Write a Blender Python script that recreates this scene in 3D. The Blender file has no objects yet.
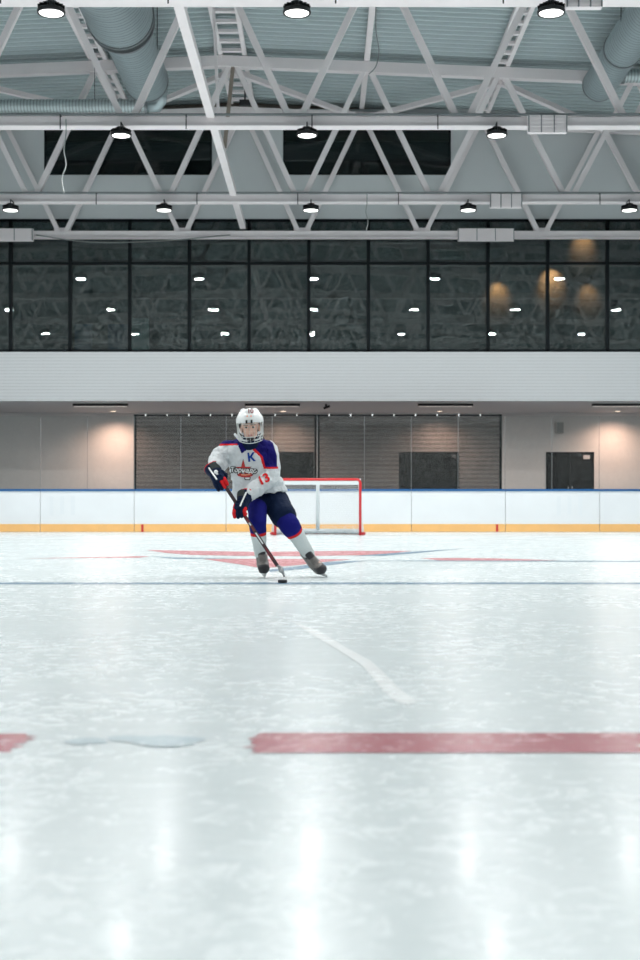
import bpy, math, random
from mathutils import Vector, Matrix, noise
from mathutils.bvhtree import BVHTree
random.seed(7)
S = bpy.context.scene
COL = S.collection

# ------------------------------------------------------------------ camera, world, exposure
F = 1333.0; HZ = 507.5; CH = 0.615          # focal length in px, horizon row, camera height (m)
cd = bpy.data.cameras.new('camera'); cam = bpy.data.objects.new('camera', cd); COL.objects.link(cam)
cam.location = (0, 0, CH); cam.rotation_euler = (math.pi/2, 0, 0)
cd.sensor_fit = 'VERTICAL'; cd.sensor_height = 36.0; cd.lens = 36.0*F/960
cd.shift_y = (HZ-480)/960; cd.clip_end = 300; cd.clip_start = .05
cd.dof.use_dof = True; cd.dof.focus_distance = 11.8; cd.dof.aperture_fstop = 3.5
S.camera = cam
w = bpy.data.worlds.new('world'); S.world = w; w.use_nodes = True
w.node_tree.nodes['Background'].inputs[0].default_value = (.6, .75, .8, 1)
w.node_tree.nodes['Background'].inputs[1].default_value = 0.02
S.view_settings.view_transform = 'Standard'; S.view_settings.look = 'None'
S.view_settings.gamma = 1; S.view_settings.use_curve_mapping = False
S.view_settings.exposure = 0.0
S.cycles.max_bounces = 8; S.cycles.diffuse_bounces = 4; S.cycles.glossy_bounces = 4
S.cycles.transparent_max_bounces = 16; S.cycles.sample_clamp_indirect = 4
S.cycles.use_denoising = True
LAMP_W = 125.0; LAMP_COL = (1.0, 1.0, .985)

def P(px, py, d):
    """world point seen at (px,py) at distance d from the camera plane"""
    return Vector(((px-320)*d/F, d, CH+(HZ-py)*d/F))
def G(px, py):
    d = F*CH/(py-HZ); return ((px-320)*d/F, d)

# ------------------------------------------------------------------ materials
def mat(name, col, rough=.5, metal=0, spec=.5, bump=None, var=None, emit=None, coat=0):
    m = bpy.data.materials.new(name); m.use_nodes = True
    nt = m.node_tree; N = nt.nodes; L = nt.links; b = N['Principled BSDF']
    b.inputs['Base Color'].default_value = (*col, 1); b.inputs['Roughness'].default_value = rough
    b.inputs['Metallic'].default_value = metal; b.inputs['Specular IOR Level'].default_value = spec
    b.inputs['Coat Weight'].default_value = coat
    if emit: b.inputs['Emission Color'].default_value = (*emit[0], 1); b.inputs['Emission Strength'].default_value = emit[1]
    if bump or var:
        g = N.new('ShaderNodeNewGeometry')
    if var:      # (scale, amount): procedural tone variation
        n = N.new('ShaderNodeTexNoise'); n.inputs['Scale'].default_value = var[0]; n.inputs['Detail'].default_value = 5
        L.new(g.outputs['Position'], n.inputs['Vector'])
        mp = N.new('ShaderNodeMapRange'); mp.inputs['From Min'].default_value = .3; mp.inputs['From Max'].default_value = .7
        mp.inputs['To Min'].default_value = 1-var[1]; mp.inputs['To Max'].default_value = 1
        L.new(n.outputs['Fac'], mp.inputs['Value'])
        mx = N.new('ShaderNodeVectorMath'); mx.operation = 'SCALE'; mx.inputs[0].default_value = col
        L.new(mp.outputs['Result'], mx.inputs['Scale']); L.new(mx.outputs['Vector'], b.inputs['Base Color'])
    if bump:     # (scale, distance)
        n = N.new('ShaderNodeTexNoise'); n.inputs['Scale'].default_value = bump[0]; n.inputs['Detail'].default_value = 4
        L.new(g.outputs['Position'], n.inputs['Vector'])
        bp = N.new('ShaderNodeBump'); bp.inputs['Strength'].default_value = 1; bp.inputs['Distance'].default_value = bump[1]
        L.new(n.outputs['Fac'], bp.inputs['Height']); L.new(bp.outputs['Normal'], b.inputs['Normal'])
    return m

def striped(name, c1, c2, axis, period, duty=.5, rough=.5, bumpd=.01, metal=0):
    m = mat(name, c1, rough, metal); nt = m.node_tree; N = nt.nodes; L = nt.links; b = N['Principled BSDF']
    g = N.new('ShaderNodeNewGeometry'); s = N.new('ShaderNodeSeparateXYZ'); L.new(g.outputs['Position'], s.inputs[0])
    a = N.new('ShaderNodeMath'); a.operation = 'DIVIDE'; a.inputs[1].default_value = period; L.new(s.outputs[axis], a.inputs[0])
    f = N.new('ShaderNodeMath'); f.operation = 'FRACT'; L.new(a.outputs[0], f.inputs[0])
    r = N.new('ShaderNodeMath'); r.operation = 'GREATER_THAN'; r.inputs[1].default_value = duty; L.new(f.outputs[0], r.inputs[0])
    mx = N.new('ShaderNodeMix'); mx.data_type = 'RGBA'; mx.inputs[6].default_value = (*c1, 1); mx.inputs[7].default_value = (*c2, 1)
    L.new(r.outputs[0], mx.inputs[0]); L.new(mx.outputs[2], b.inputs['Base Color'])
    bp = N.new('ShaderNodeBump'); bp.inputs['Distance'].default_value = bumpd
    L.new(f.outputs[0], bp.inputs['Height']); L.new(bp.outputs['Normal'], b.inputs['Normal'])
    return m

def glass(name, tint, ior, rough=0.0, bump=None, film=None):
    """a pane: clear transmission plus a Fresnel mirror; film = (albedo, amount) pale blotchy layer on it"""
    m = bpy.data.materials.new(name); m.use_nodes = True; nt = m.node_tree; N = nt.nodes; L = nt.links
    N.remove(N['Principled BSDF']); out = N['Material Output']
    t = N.new('ShaderNodeBsdfTransparent'); t.inputs[0].default_value = (*tint, 1)
    gl = N.new('ShaderNodeBsdfGlossy'); gl.inputs['Roughness'].default_value = rough
    fr = N.new('ShaderNodeFresnel'); fr.inputs['IOR'].default_value = ior
    mx = N.new('ShaderNodeMixShader'); L.new(fr.outputs[0], mx.inputs[0]); L.new(gl.outputs[0], mx.inputs[2])
    src = t.outputs[0]
    g = N.new('ShaderNodeNewGeometry')
    if film:
        d = N.new('ShaderNodeBsdfDiffuse'); d.inputs[0].default_value = (*film[0], 1)
        m2 = N.new('ShaderNodeMixShader')
        n = N.new('ShaderNodeTexNoise'); n.inputs['Scale'].default_value = 2.1; n.inputs['Detail'].default_value = 9
        n.inputs['Distortion'].default_value = 5; L.new(g.outputs['Position'], n.inputs['Vector'])
        mp = N.new('ShaderNodeMapRange'); mp.inputs['From Min'].default_value = .35; mp.inputs['From Max'].default_value = .75
        mp.inputs['To Min'].default_value = film[1]*.15; mp.inputs['To Max'].default_value = film[1]*2.3
        L.new(n.outputs['Fac'], mp.inputs['Value']); L.new(mp.outputs['Result'], m2.inputs[0])
        L.new(t.outputs[0], m2.inputs[1]); L.new(d.outputs[0], m2.inputs[2]); src = m2.outputs[0]
    L.new(src, mx.inputs[1]); L.new(mx.outputs[0], out.inputs[0])
    if bump:
        n = N.new('ShaderNodeTexNoise'); n.inputs['Scale'].default_value = bump[0]; n.inputs['Detail'].default_value = 3
        n.inputs['Distortion'].default_value = 1.5; L.new(g.outputs['Position'], n.inputs['Vector'])
        bp = N.new('ShaderNodeBump'); bp.inputs['Distance'].default_value = bump[1]
        L.new(n.outputs['Fac'], bp.inputs['Height']); L.new(bp.outputs['Normal'], gl.inputs['Normal'])
    return m

def ice_mat(name, paint=None, worn=.35):
    m = bpy.data.materials.new(name); m.use_nodes = True; nt = m.node_tree; N = nt.nodes; L = nt.links; b = N['Principled BSDF']
    g = N.new('ShaderNodeNewGeometry')
    def nz(scale, det, dist=0, stretch=None, rough=.5):
        n = N.new('ShaderNodeTexNoise'); n.inputs['Scale'].default_value = scale; n.inputs['Detail'].default_value = det
        n.inputs['Distortion'].default_value = dist; n.inputs['Roughness'].default_value = rough
        if stretch:
            mp = N.new('ShaderNodeMapping'); mp.inputs['Scale'].default_value = stretch[0]; mp.inputs['Rotation'].default_value = (0, 0, stretch[1])
            L.new(g.outputs['Position'], mp.inputs[0]); L.new(mp.outputs[0], n.inputs['Vector'])
        else: L.new(g.outputs['Position'], n.inputs['Vector'])
        return n.outputs['Fac']
    def rng(v, a, b_, c=0, d=1):
        mp = N.new('ShaderNodeMapRange'); mp.inputs[1].default_value = a; mp.inputs[2].default_value = b_
        mp.inputs[3].default_value = c; mp.inputs[4].default_value = d; L.new(v, mp.inputs[0]); return mp.outputs[0]
    def ma(op, a, b_):
        x = N.new('ShaderNodeMath'); x.operation = op; x.use_clamp = True
        for i, v in enumerate((a, b_)):
            if isinstance(v, (int, float)): x.inputs[i].default_value = v
            else: L.new(v, x.inputs[i])
        return x.outputs[0]
    patch = rng(nz(1.0, 7, .8), .38, .66)
    frost = rng(nz(11, 10, .8, rough=.74), .47, .76)
    spk = rng(nz(26, 4, .3), .62, .72)
    # fine skate cuts: long thin noise ridges in three directions
    cuts = None
    for k, (st, ro) in enumerate((((.35, 9, 1), .25), ((.3, 8, 1), 1.1), ((.35, 10, 1), -.7), ((.5, 7, 1), 2.0))):
        c = nz(1.6+.3*k, 2, .8, (st, ro))
        c = ma('SUBTRACT', c, .5); a = N.new('ShaderNodeMath'); a.operation = 'ABSOLUTE'
        # abs of the un-clamped difference
        s = N.new('ShaderNodeMath'); s.operation = 'SUBTRACT'; s.inputs[1].default_value = .5
        L.new(c.node.inputs[0].links[0].from_socket, s.inputs[0]); L.new(s.outputs[0], a.inputs[0])
        line = rng(a.outputs[0], .0, .0020, 1, 0)
        cuts = line if cuts is None else ma('MAXIMUM', cuts, line)
    cuts = ma('MULTIPLY', cuts, .35)
    f = ma('MULTIPLY', frost, ma('ADD', ma('MULTIPLY', patch, .75), .25))
    f = ma('MAXIMUM', f, ma('MULTIPLY', spk, patch)); f = ma('MAXIMUM', f, cuts)
    mx = N.new('ShaderNodeMix'); mx.data_type = 'RGBA'; L.new(f, mx.inputs[0])
    base = paint or ICE_A
    mx.inputs[6].default_value = (*base, 1)
    if paint:
        mx.inputs[7].default_value = tuple(p*(1-worn)+q*worn for p, q in zip(paint, (.85, .92, .93))) + (1,)
    else: mx.inputs[7].default_value = (*ICE_B, 1)
    L.new(mx.outputs[2], b.inputs['Base Color'])
    L.new(rng(f, 0, 1, ICE_R[0], ICE_R[1]), b.inputs['Roughness'])
    b.inputs['Coat Weight'].default_value = .07; b.inputs['Coat Roughness'].default_value = .12; b.inputs['Coat IOR'].default_value = 1.31
    b.inputs['IOR'].default_value = 1.31; b.inputs['Specular IOR Level'].default_value = .5
    bp = N.new('ShaderNodeBump'); bp.inputs['Strength'].default_value = 1; bp.inputs['Distance'].default_value = .0004
    L.new(ma('ADD', f, ma('MULTIPLY', patch, .5)), bp.inputs['Height']); L.new(bp.outputs[0], b.inputs['Normal'])
    return m
ICE_A = (.705, .785, .80); ICE_B = (.88, .935, .95); ICE_R = (.24, .44)

M = dict(
    ice=ice_mat('ice'), red_paint=ice_mat('ice_red', (.45, .13, .16), .45), pink_paint=ice_mat('ice_pink', (.62, .23, .25), .3),
    blue_paint=ice_mat('ice_blue', (.17, .29, .40), .3), smudge=ice_mat('ice_smudge', (.50, .62, .67), .85), red_faded=ice_mat('ice_red_faded', (.62, .42, .45), .5),
    snow=ice_mat('snow', (.93, .97, .975), .9),
    white=mat('white_steel', (.87, .81, .82), .45, var=(2, .06)),
    wall=mat('wall_paint', (.62, .65, .66), .8, var=(.6, .05)),
    lobby=mat('lobby_wall', (.72, .71, .70), .7, var=(1, .05)),
    soffit=mat('soffit', (.70, .73, .75), .8),
    concrete=mat('rubber_floor', (.10, .10, .11), .8, bump=(60, .002)),
    siding=striped('siding', (.52, .55, .57), (.45, .48, .50), 2, .085, .78, .5, .004),
    deck=striped('roof_deck', (.50, .58, .59), (.19, .25, .26), 1, .27, .72, .42, .0),  # dark stripes put the shade of the ribs into the colour
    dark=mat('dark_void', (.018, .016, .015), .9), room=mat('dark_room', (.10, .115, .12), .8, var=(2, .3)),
    mull=mat('black_frame', (.006, .009, .011), .6, spec=.1),
    duct=mat('galvanised', (.46, .54, .56), .38, .35, var=(3, .15)),
    board=mat('board_plastic', (.80, .84, .87), .28, var=(1.3, .05), bump=(3, .002)),
    kick=mat('yellow_plastic', (.90, .52, .19), .35, var=(4, .08)),
    ghost=mat('faded_print', (.755, .80, .835), .3), cap=mat('blue_plastic', (.004, .10, .29), .45), tick=mat('red_mark', (.55, .03, .03), .4),
    gpost=mat('clear_joint', (.22, .24, .25), .4, .3),
    black=mat('black_plastic', (.015, .015, .017), .45), blackm=mat('black_metal', (.02, .02, .022), .4, .6),
    lens=mat('lamp_lens', (.9, .9, .9), .4, emit=((1, 1, .97), 4.5)),
    warml=mat('warm_lens', (.9, .85, .8), .4, emit=((1, .78, .58), 2.0)),
    dimlens=mat('dim_lens', (.9, .85, .83), .4, emit=((1, .9, .85), .35)),
    goalred=mat('goal_red', (.62, .025, .03), .3), goalw=mat('goal_white', (.72, .78, .80), .4),
    net=mat('white_cord', (.74, .76, .76), .8), pad=mat('goal_pad', (.58, .64, .68), .6),
    rubber=mat('black_rubber', (.02, .02, .025), .55), cable=mat('pale_cable', (.24, .26, .26), .5),
    brownw=mat('brown_strip', (.30, .25, .21), .6), door=mat('door_dark', (.008, .012, .014), .4, spec=.25),
    paper=mat('paper', (.6, .6, .6), .7), spk=mat('speaker_grey', (.5, .5, .49), .6),
    skin=mat('skin', (.74, .47, .37), .5, var=(30, .06)), lip=mat('lips', (.52, .22, .20), .5),
    eye=mat('eye_dark', (.05, .035, .03), .25), eyew=mat('eye_white', (.7, .68, .66), .3), brow=mat('eyebrow', (.20, .12, .08), .8),
    hair=mat('hair', (.10, .06, .035), .7),
    jw=mat('jersey_white', (.64, .67, .69), .8, bump=(45, .004), var=(12, .06)),
    jb=mat('jersey_blue', (.010, .008, .115), .75, spec=.08, bump=(45, .004)), jr=mat('jersey_red', (.62, .02, .025), .7, spec=.08),
    navy=mat('pants_navy', (.006, .014, .042), .7, spec=.08, bump=(50, .004)), royal=mat('sock_blue', (.010, .011, .15), .8, spec=.08, bump=(120, .002)),
    sockw=mat('sock_white', (.60, .64, .64), .9, bump=(130, .003)),
    olive=mat('glove_grey', (.045, .055, .055), .7, spec=.08), whitep=mat('white_gloss', (.80, .82, .82), .25),
    boot=mat('boot_grey', (.20, .185, .175), .5, var=(40, .35)), steel=mat('steel', (.7, .72, .74), .2, .9),
    wire=mat('cage_wire', (.62, .66, .65), .3, .4), stick=mat('stick_shaft', (.05, .03, .035), .4), blade=mat('stick_blade', (.24, .25, .26), .6),
    maroon=mat('maroon_print', (.22, .03, .04), .5), logor=mat('logo_red', (.50, .03, .03), .7), logoo=mat('logo_orange', (.85, .35, .2), .7),
    bluel=mat('letter_blue', (.01, .05, .28), .7, spec=.08), bluepanel=mat('blue_panel', (.02, .08, .16), .6), pale=mat('pale_panel', (.5, .58, .58), .6),
)
M['spiral'] = striped('spiral_duct', (.37, .44, .46), (.18, .22, .24), 1, .13, .82, .38, .012, .35)
M['spiralx'] = striped('ribbed_duct', (.50, .57, .58), (.28, .32, .33), 0, .075, .7, .38, .012, .3)
M['winglass'] = glass('window_glass', (.62, .74, .74), 1.7, .006, (1.6, .0004), ((.42, .47, .47), .07))  # wrinkled foil; its pale blotches also paint in the reflected trusses
M['upglass'] = glass('upper_glass', (.5, .6, .6), 1.5, .01, (.8, .004))
M['rinkglass'] = glass('rink_glass', (.96, .975, .97), 1.33, .0, (.5, .001), ((.7, .72, .72), .014))
# dark protective mesh: woven cloth with tiny holes and a moire ripple
def net_mat():
    m = bpy.data.materials.new('dark_mesh'); m.use_nodes = True; nt = m.node_tree; N = nt.nodes; L = nt.links
    b = N['Principled BSDF']; out = N['Material Output']; b.inputs['Base Color'].default_value = (.035, .034, .034, 1); b.inputs['Roughness'].default_value = .8
    t = N.new('ShaderNodeBsdfTransparent'); mx = N.new('ShaderNodeMixShader')
    g = N.new('ShaderNodeNewGeometry'); wv = N.new('ShaderNodeTexWave'); wv.bands_direction = 'Z'
    wv.inputs['Scale'].default_value = 2.9; wv.inputs['Distortion'].default_value = .7; wv.inputs['Detail'].default_value = 1
    wv.inputs['Detail Scale'].default_value = .35
    L.new(g.outputs['Position'], wv.inputs['Vector'])
    mp = N.new('ShaderNodeMapRange'); mp.inputs[3].default_value = .73; mp.inputs[4].default_value = .82
    L.new(wv.outputs['Fac'], mp.inputs[0]); L.new(mp.outputs[0], mx.inputs[0])
    L.new(t.outputs[0], mx.inputs[1]); L.new(b.outputs[0], mx.inputs[2]); L.new(mx.outputs[0], out.inputs[0])
    return m
M['mesh'] = net_mat()

# ------------------------------------------------------------------ mesh helpers
class MB:
    def __init__(s): s.v = []; s.f = []; s.m = []; s.mi = 0
    def add(s, vs, fs):
        k = len(s.v); s.v += [tuple(v) for v in vs]
        for f in fs: s.f.append(tuple(k+i for i in f)); s.m.append(s.mi)
        return s
    def box(s, x0, x1, y0, y1, z0, z1):
        return s.add([(x, y, z) for x in (x0, x1) for y in (y0, y1) for z in (z0, z1)],
                     [(0, 1, 3, 2), (4, 6, 7, 5), (0, 4, 5, 1), (2, 3, 7, 6), (0, 2, 6, 4), (1, 5, 7, 3)])
    def beam(s, a, b, w, h, up=(0, 0, 1)):
        a = Vector(a); b = Vector(b); d = (b-a).normalized(); up = Vector(up)
        if abs(d.dot(up)) > .99: up = Vector((0, 1, 0))
        r = d.cross(up).normalized(); u = r.cross(d)
        vs = [p+r*(sx*w/2)+u*(sz*h/2) for p in (a, b) for sx in (-1, 1) for sz in (-1, 1)]
        return s.add(vs, [(0, 2, 3, 1), (4, 5, 7, 6), (0, 1, 5, 4), (2, 6, 7, 3), (0, 4, 6, 2), (1, 3, 7, 5)])
    def tube(s, pts, r, n=8, cap=True):
        pts = [Vector(p) for p in pts]; rs = r if isinstance(r, (list, tuple)) else [r]*len(pts); vs = []; fs = []
        up = Vector((0, 0, 1)); pr = None
        for i, p in enumerate(pts):
            d = (pts[min(i+1, len(pts)-1)]-pts[max(i-1, 0)]).normalized()
            if pr is None:
                x = d.cross(up if abs(d.z) < .95 else Vector((0, 1, 0))).normalized()
            else: x = (pr-d*pr.dot(d)).normalized()
            pr = x; y = d.cross(x)
            vs += [p+x*(rs[i]*math.cos(2*math.pi*k/n))+y*(rs[i]*math.sin(2*math.pi*k/n)) for k in range(n)]
        for i in range(len(pts)-1):
            for k in range(n): a = i*n+k; b = i*n+(k+1) % n; fs.append((a, b, b+n, a+n))
        if cap: fs.append(tuple(range(n))[::-1]); fs.append(tuple(range(len(vs)-n, len(vs))))
        return s.add(vs, fs)
    def lathe(s, prof, c=(0, 0, 0), n=24, capb=True, capt=True):
        vs = []; fs = []
        for r, z in prof: vs += [(c[0]+r*math.cos(2*math.pi*k/n), c[1]+r*math.sin(2*math.pi*k/n), c[2]+z) for k in range(n)]
        for i in range(len(prof)-1):
            for k in range(n): a = i*n+k; b = i*n+(k+1) % n; fs.append((a, b, b+n, a+n))
        if capb: fs.append(tuple(range(n))[::-1])
        if capt: fs.append(tuple(range(len(vs)-n, len(vs))))
        return s.add(vs, fs)
    def caps(s, a, b, ra, rb, n=16, sq=None):
        """tapered capsule; sq=(axis vector, factor) squashes it"""
        a = Vector(a); b = Vector(b); d = b-a; L_ = d.length
        d = d.normalized() if L_ > 1e-6 else Vector((0, 0, 1))
        x = d.cross(Vector((0, 0, 1)) if abs(d.z) < .95 else Vector((0, 1, 0))).normalized(); y = d.cross(x)
        rings = [(-ra*math.cos(t), ra*math.sin(t)) for t in (.25, .6, 1.0, 1.35)]+[(0, ra), (L_/3, ra+(rb-ra)/3), (2*L_/3, ra+(rb-ra)*2/3), (L_, rb)]
        rings += [(L_+rb*math.cos(t), rb*math.sin(t)) for t in (1.35, 1.0, .6, .25)]
        vs = []
        for h, r in rings: vs += [a+d*h+x*(r*math.cos(2*math.pi*k/n))+y*(r*math.sin(2*math.pi*k/n)) for k in range(n)]
        if sq:
            ax = Vector(sq[0]).normalized(); c = (a+b)/2
            vs = [v-ax*((v-c).dot(ax)*(1-sq[1])) for v in vs]
        fs = []
        for i in range(len(rings)-1):
            for k in range(n): p = i*n+k; q = i*n+(k+1) % n; fs.append((p, q, q+n, p+n))
        fs.append(tuple(range(n))[::-1]); fs.append(tuple(range(len(vs)-n, len(vs))))
        return s.add(vs, fs)
    def ell(s, c, r, R=None, n=20, k=12):
        R = R or Matrix.Identity(3); c = Vector(c); vs = []; fs = []
        for i in range(1, k):
            t = math.pi*i/k
            for j in range(n):
                p = 2*math.pi*j/n
                vs.append(c+R@Vector((r[0]*math.sin(t)*math.cos(p), r[1]*math.sin(t)*math.sin(p), r[2]*math.cos(t))))
        for i in range(k-2):
            for j in range(n): a = i*n+j; b = i*n+(j+1) % n; fs.append((a, a+n, b+n, b))
        fs.append(tuple(range(n))); fs.append(tuple(range(len(vs)-n, len(vs)))[::-1])
        return s.add(vs, fs)
    def loft(s, rings, n=28, pw=1.0):
        """rings: (center, half-width vector, half-depth vector)"""
        vs = []; fs = []
        for c, u, v in rings:
            c = Vector(c); u = Vector(u); v = Vector(v)
            for k in range(n):
                a = 2*math.pi*k/n; cx = math.cos(a); sy = math.sin(a)
                vs.append(c+u*math.copysign(abs(cx)**pw, cx)+v*math.copysign(abs(sy)**pw, sy))
        for i in range(len(rings)-1):
            for k in range(n): a = i*n+k; b = i*n+(k+1) % n; fs.append((a, b, b+n, a+n))
        fs.append(tuple(range(n))[::-1]); fs.append(tuple(range(len(vs)-n, len(vs))))
        return s.add(vs, fs)
    def mesh(s, name, mats, smooth=False):
        me = bpy.data.meshes.new(name); me.from_pydata(s.v, [], s.f)
        for m in (mats if isinstance(mats, (list, tuple)) else [mats]): me.materials.append(m)
        for p, mi in zip(me.polygons, s.m): p.material_index = mi; p.use_smooth = smooth
        me.update(); return me
    def build(s, name, mats, parent=None, smooth=False, loc=None):
        o = bpy.data.objects.new(name, s.mesh(name, mats, smooth)); COL.objects.link(o)
        if loc: o.location = loc
        if parent: o.parent = parent
        if smooth == 'auto': pass
        return o

def tag(o, label=None, cat=None, group=None, kind=None):
    if label: o['label'] = label
    if cat: o['category'] = cat
    if group: o['group'] = group
    if kind: o['kind'] = kind
    return o
def empty(name, loc=(0, 0, 0)):
    o = bpy.data.objects.new(name, None); o.location = loc; o.empty_display_size = .1; COL.objects.link(o); return o
def dup(o, loc=None, parent=None):
    c = o.copy(); COL.objects.link(c)
    if loc is not None: c.location = loc
    if parent is not None: c.parent = parent
    for ch in [x for x in o.children]: dup(ch, None, c)
    return c
def struct(o): o['kind'] = 'structure'; return o
def light(name, kind, loc, energy, col, rot=(0, 0, 0), parent=None, **kw):
    l = bpy.data.lights.new(name, kind); l.energy = energy; l.color = col
    for k, v in kw.items(): setattr(l, k, v)
    o = bpy.data.objects.new(name, l); o.location = loc; o.rotation_euler = rot; COL.objects.link(o)
    if parent: o.parent = parent
    return o
def poly(mb, pts, z):
    k = len(pts); return mb.add([(x, y, z) for x, y in pts], [tuple(range(k))])

# ------------------------------------------------------------------ the hall
BD = 33.5          # rink side of the end boards
WY = 35.3          # facade plane
BW = 39.8          # back wall of the passage under the facade
SZ = 3.435         # soffit height
HX = 17.0; Y0 = -28.5
def roofz(x): return 11.42-.042*abs(x+2.3)

struct(MB().box(-15.2, 15.2, -27, BD+.02, -.06, 0).build('floor', M['ice']))
f2 = MB(); f2.box(-HX, HX, BD+.02, 42.5, -.06, -.002); f2.box(-HX, -15.2, Y0, BD+.02, -.06, -.002); f2.box(15.2, HX, Y0, BD+.02, -.06, -.002)
f2.box(-15.2, 15.2, Y0, -27, -.06, -.002); struct(f2.build('floor_rubber', M['concrete']))
# roof: trapezoid metal deck, ribs across the hall
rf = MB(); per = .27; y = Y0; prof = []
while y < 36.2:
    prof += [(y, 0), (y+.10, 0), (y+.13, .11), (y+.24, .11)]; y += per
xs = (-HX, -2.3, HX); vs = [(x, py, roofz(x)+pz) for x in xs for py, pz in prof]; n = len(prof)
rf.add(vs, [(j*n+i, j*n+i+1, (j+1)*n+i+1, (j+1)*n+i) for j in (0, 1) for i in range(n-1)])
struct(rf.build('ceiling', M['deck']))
# end facade: siding band, wall above the windows, upper openings cut out
WZ0, WZ1 = 4.735, 8.26
a = MB(); a.box(-HX, HX, WY, WY+.2, SZ, WZ0); struct(a.build('wall_balcony', M['siding']))
UO = [(-7.31, -2.86), (-.98, 3.47)]; uz0 = CH+(HZ-175)/37.76; uz1 = CH+(HZ-122)/37.76
a = MB(); a.box(-HX, HX, WY, WY+.2, WZ1, uz0); a.box(-HX, HX, WY, WY+.2, uz1, 11.17)
ex = [-HX]+[v for p in UO for v in p]+[HX]
for i in range(0, len(ex), 2): a.box(ex[i], ex[i+1], WY, WY+.2, uz0, uz1)
struct(a.build('wall_north', M['wall']))
struct(MB().box(-HX, HX, WY+.3, WY+.4, 10.4, 11.6).build('eave_gap_shade', M['brownw']));  # dark brown sheet added to stand for the shade in the eave gap
a = MB(); a.box(-HX, HX, WY+.2, BW+.1, SZ, SZ+.12); struct(a.build('ceiling_passage', M['soffit']))
# room behind the windows
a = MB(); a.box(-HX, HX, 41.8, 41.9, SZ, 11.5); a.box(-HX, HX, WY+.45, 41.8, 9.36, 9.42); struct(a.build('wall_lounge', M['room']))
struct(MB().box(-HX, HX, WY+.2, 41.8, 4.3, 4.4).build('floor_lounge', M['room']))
# passage back wall with three door openings
DR = [(P(399, 0, BW).x, P(459, 0, BW).x), (P(546, 0, BW).x, P(594, 0, BW).x), (P(274, 0, BW).x, P(313.5, 0, BW).x)]; DZ = CH+(HZ-452)*BW/F
ds = sorted(DR); ex = [-HX]+[v for p in ds for v in p]+[HX]; a = MB()
a.box(-HX, HX, BW, BW+.15, DZ, SZ+.1)
for i in range(0, len(ex), 2): a.box(ex[i], ex[i+1], BW, BW+.15, 0, DZ)
struct(a.build('wall_passage', M['lobby']))
for i, (x0, x1) in enumerate(DR):
    e = struct(empty('door_%d' % (i+1), (0, 0, 0)))
    fr = MB(); fr.box(x0, x0+.05, BW-.02, BW+.12, 0, DZ); fr.box(x1-.05, x1, BW-.02, BW+.12, 0, DZ); fr.box(x0, x1, BW-.02, BW+.12, DZ-.05, DZ)
    fr.build('door_frame', M['mull'], e)
    xm = (x0+x1)/2
    for p, q in ((x0+.05, xm-.005), (xm+.005, x1-.05)):
        l = MB().box(p, q, BW+.02, BW+.07, .02, DZ-.05).build('door_leaf', M['door'], e)
    for sx in (-1, 1): MB().box(xm+sx*.06-.012, xm+sx*.06+.012, BW-.03, BW+.02, .95, 1.25).build('door_handle', M['steel'], e)
# side and rear walls
struct(MB().box(-HX-.2, -HX, Y0, 42, 0, 11.6).build('wall_west', M['wall'])); struct(MB().box(HX, HX+.2, Y0, 42, 0, 11.6).build('wall_east', M['wall']))
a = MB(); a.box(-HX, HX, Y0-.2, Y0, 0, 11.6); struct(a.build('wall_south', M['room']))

# windows
mx0 = [P(x, 0, WY).x for x in (10, 69.7, 129.5, 189.2, 249, 308.8, 368.5, 428.3, 488.2, 548, 607.8)]
pw = mx0[1]-mx0[0]; xsw = [mx0[0]-pw*2, mx0[0]-pw]+mx0+[mx0[-1]+pw, mx0[-1]+2*pw]
tz = CH+(HZ-263)/37.76
e = struct(empty('window_1'))
fr = MB()
for x in xsw: fr.box(x-.042, x+.042, WY+.02, WY+.16, WZ0, WZ1)
fr.box(xsw[0], xsw[-1], WY+.03, WY+.15, tz-.03, tz+.03); fr.box(xsw[0], xsw[-1], WY+.02, WY+.16, WZ0, WZ0+.07); fr.box(xsw[0], xsw[-1], WY+.02, WY+.16, WZ1-.06, WZ1)
fr.build('window_frame', M['mull'], e)
for i in range(len(xsw)-1):
    for z0, z1 in ((WZ0+.07, tz-.03), (tz+.03, WZ1-.06)):
        MB().box(xsw[i]+.035, xsw[i+1]-.035, WY+.08, WY+.088, z0, z1).build('pane', M['winglass'], e)
a = MB()
for s in (-1, 1): a.box(s*HX, xsw[0] if s < 0 else xsw[-1], WY+.01, WY+.18, WZ0, WZ1)
struct(a.build('wall_jamb', M['wall']))
for i, (x0, x1) in enumerate(UO):
    e = struct(empty('window_%d' % (i+2)))
    fr = MB(); fr.box(x0, x1, WY+.02, WY+.1, uz0, uz0+.04); fr.box(x0, x1, WY+.02, WY+.1, uz1-.04, uz1)
    fr.box(x0, x0+.04, WY+.02, WY+.1, uz0, uz1); fr.box(x1-.04, x1, WY+.02, WY+.1, uz0, uz1); fr.build('window_frame', M['mull'], e)
    MB().box(x0+.04, x1-.04, WY+.05, WY+.058, uz0+.04, uz1-.04).build('pane', M['upglass'], e)
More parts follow.
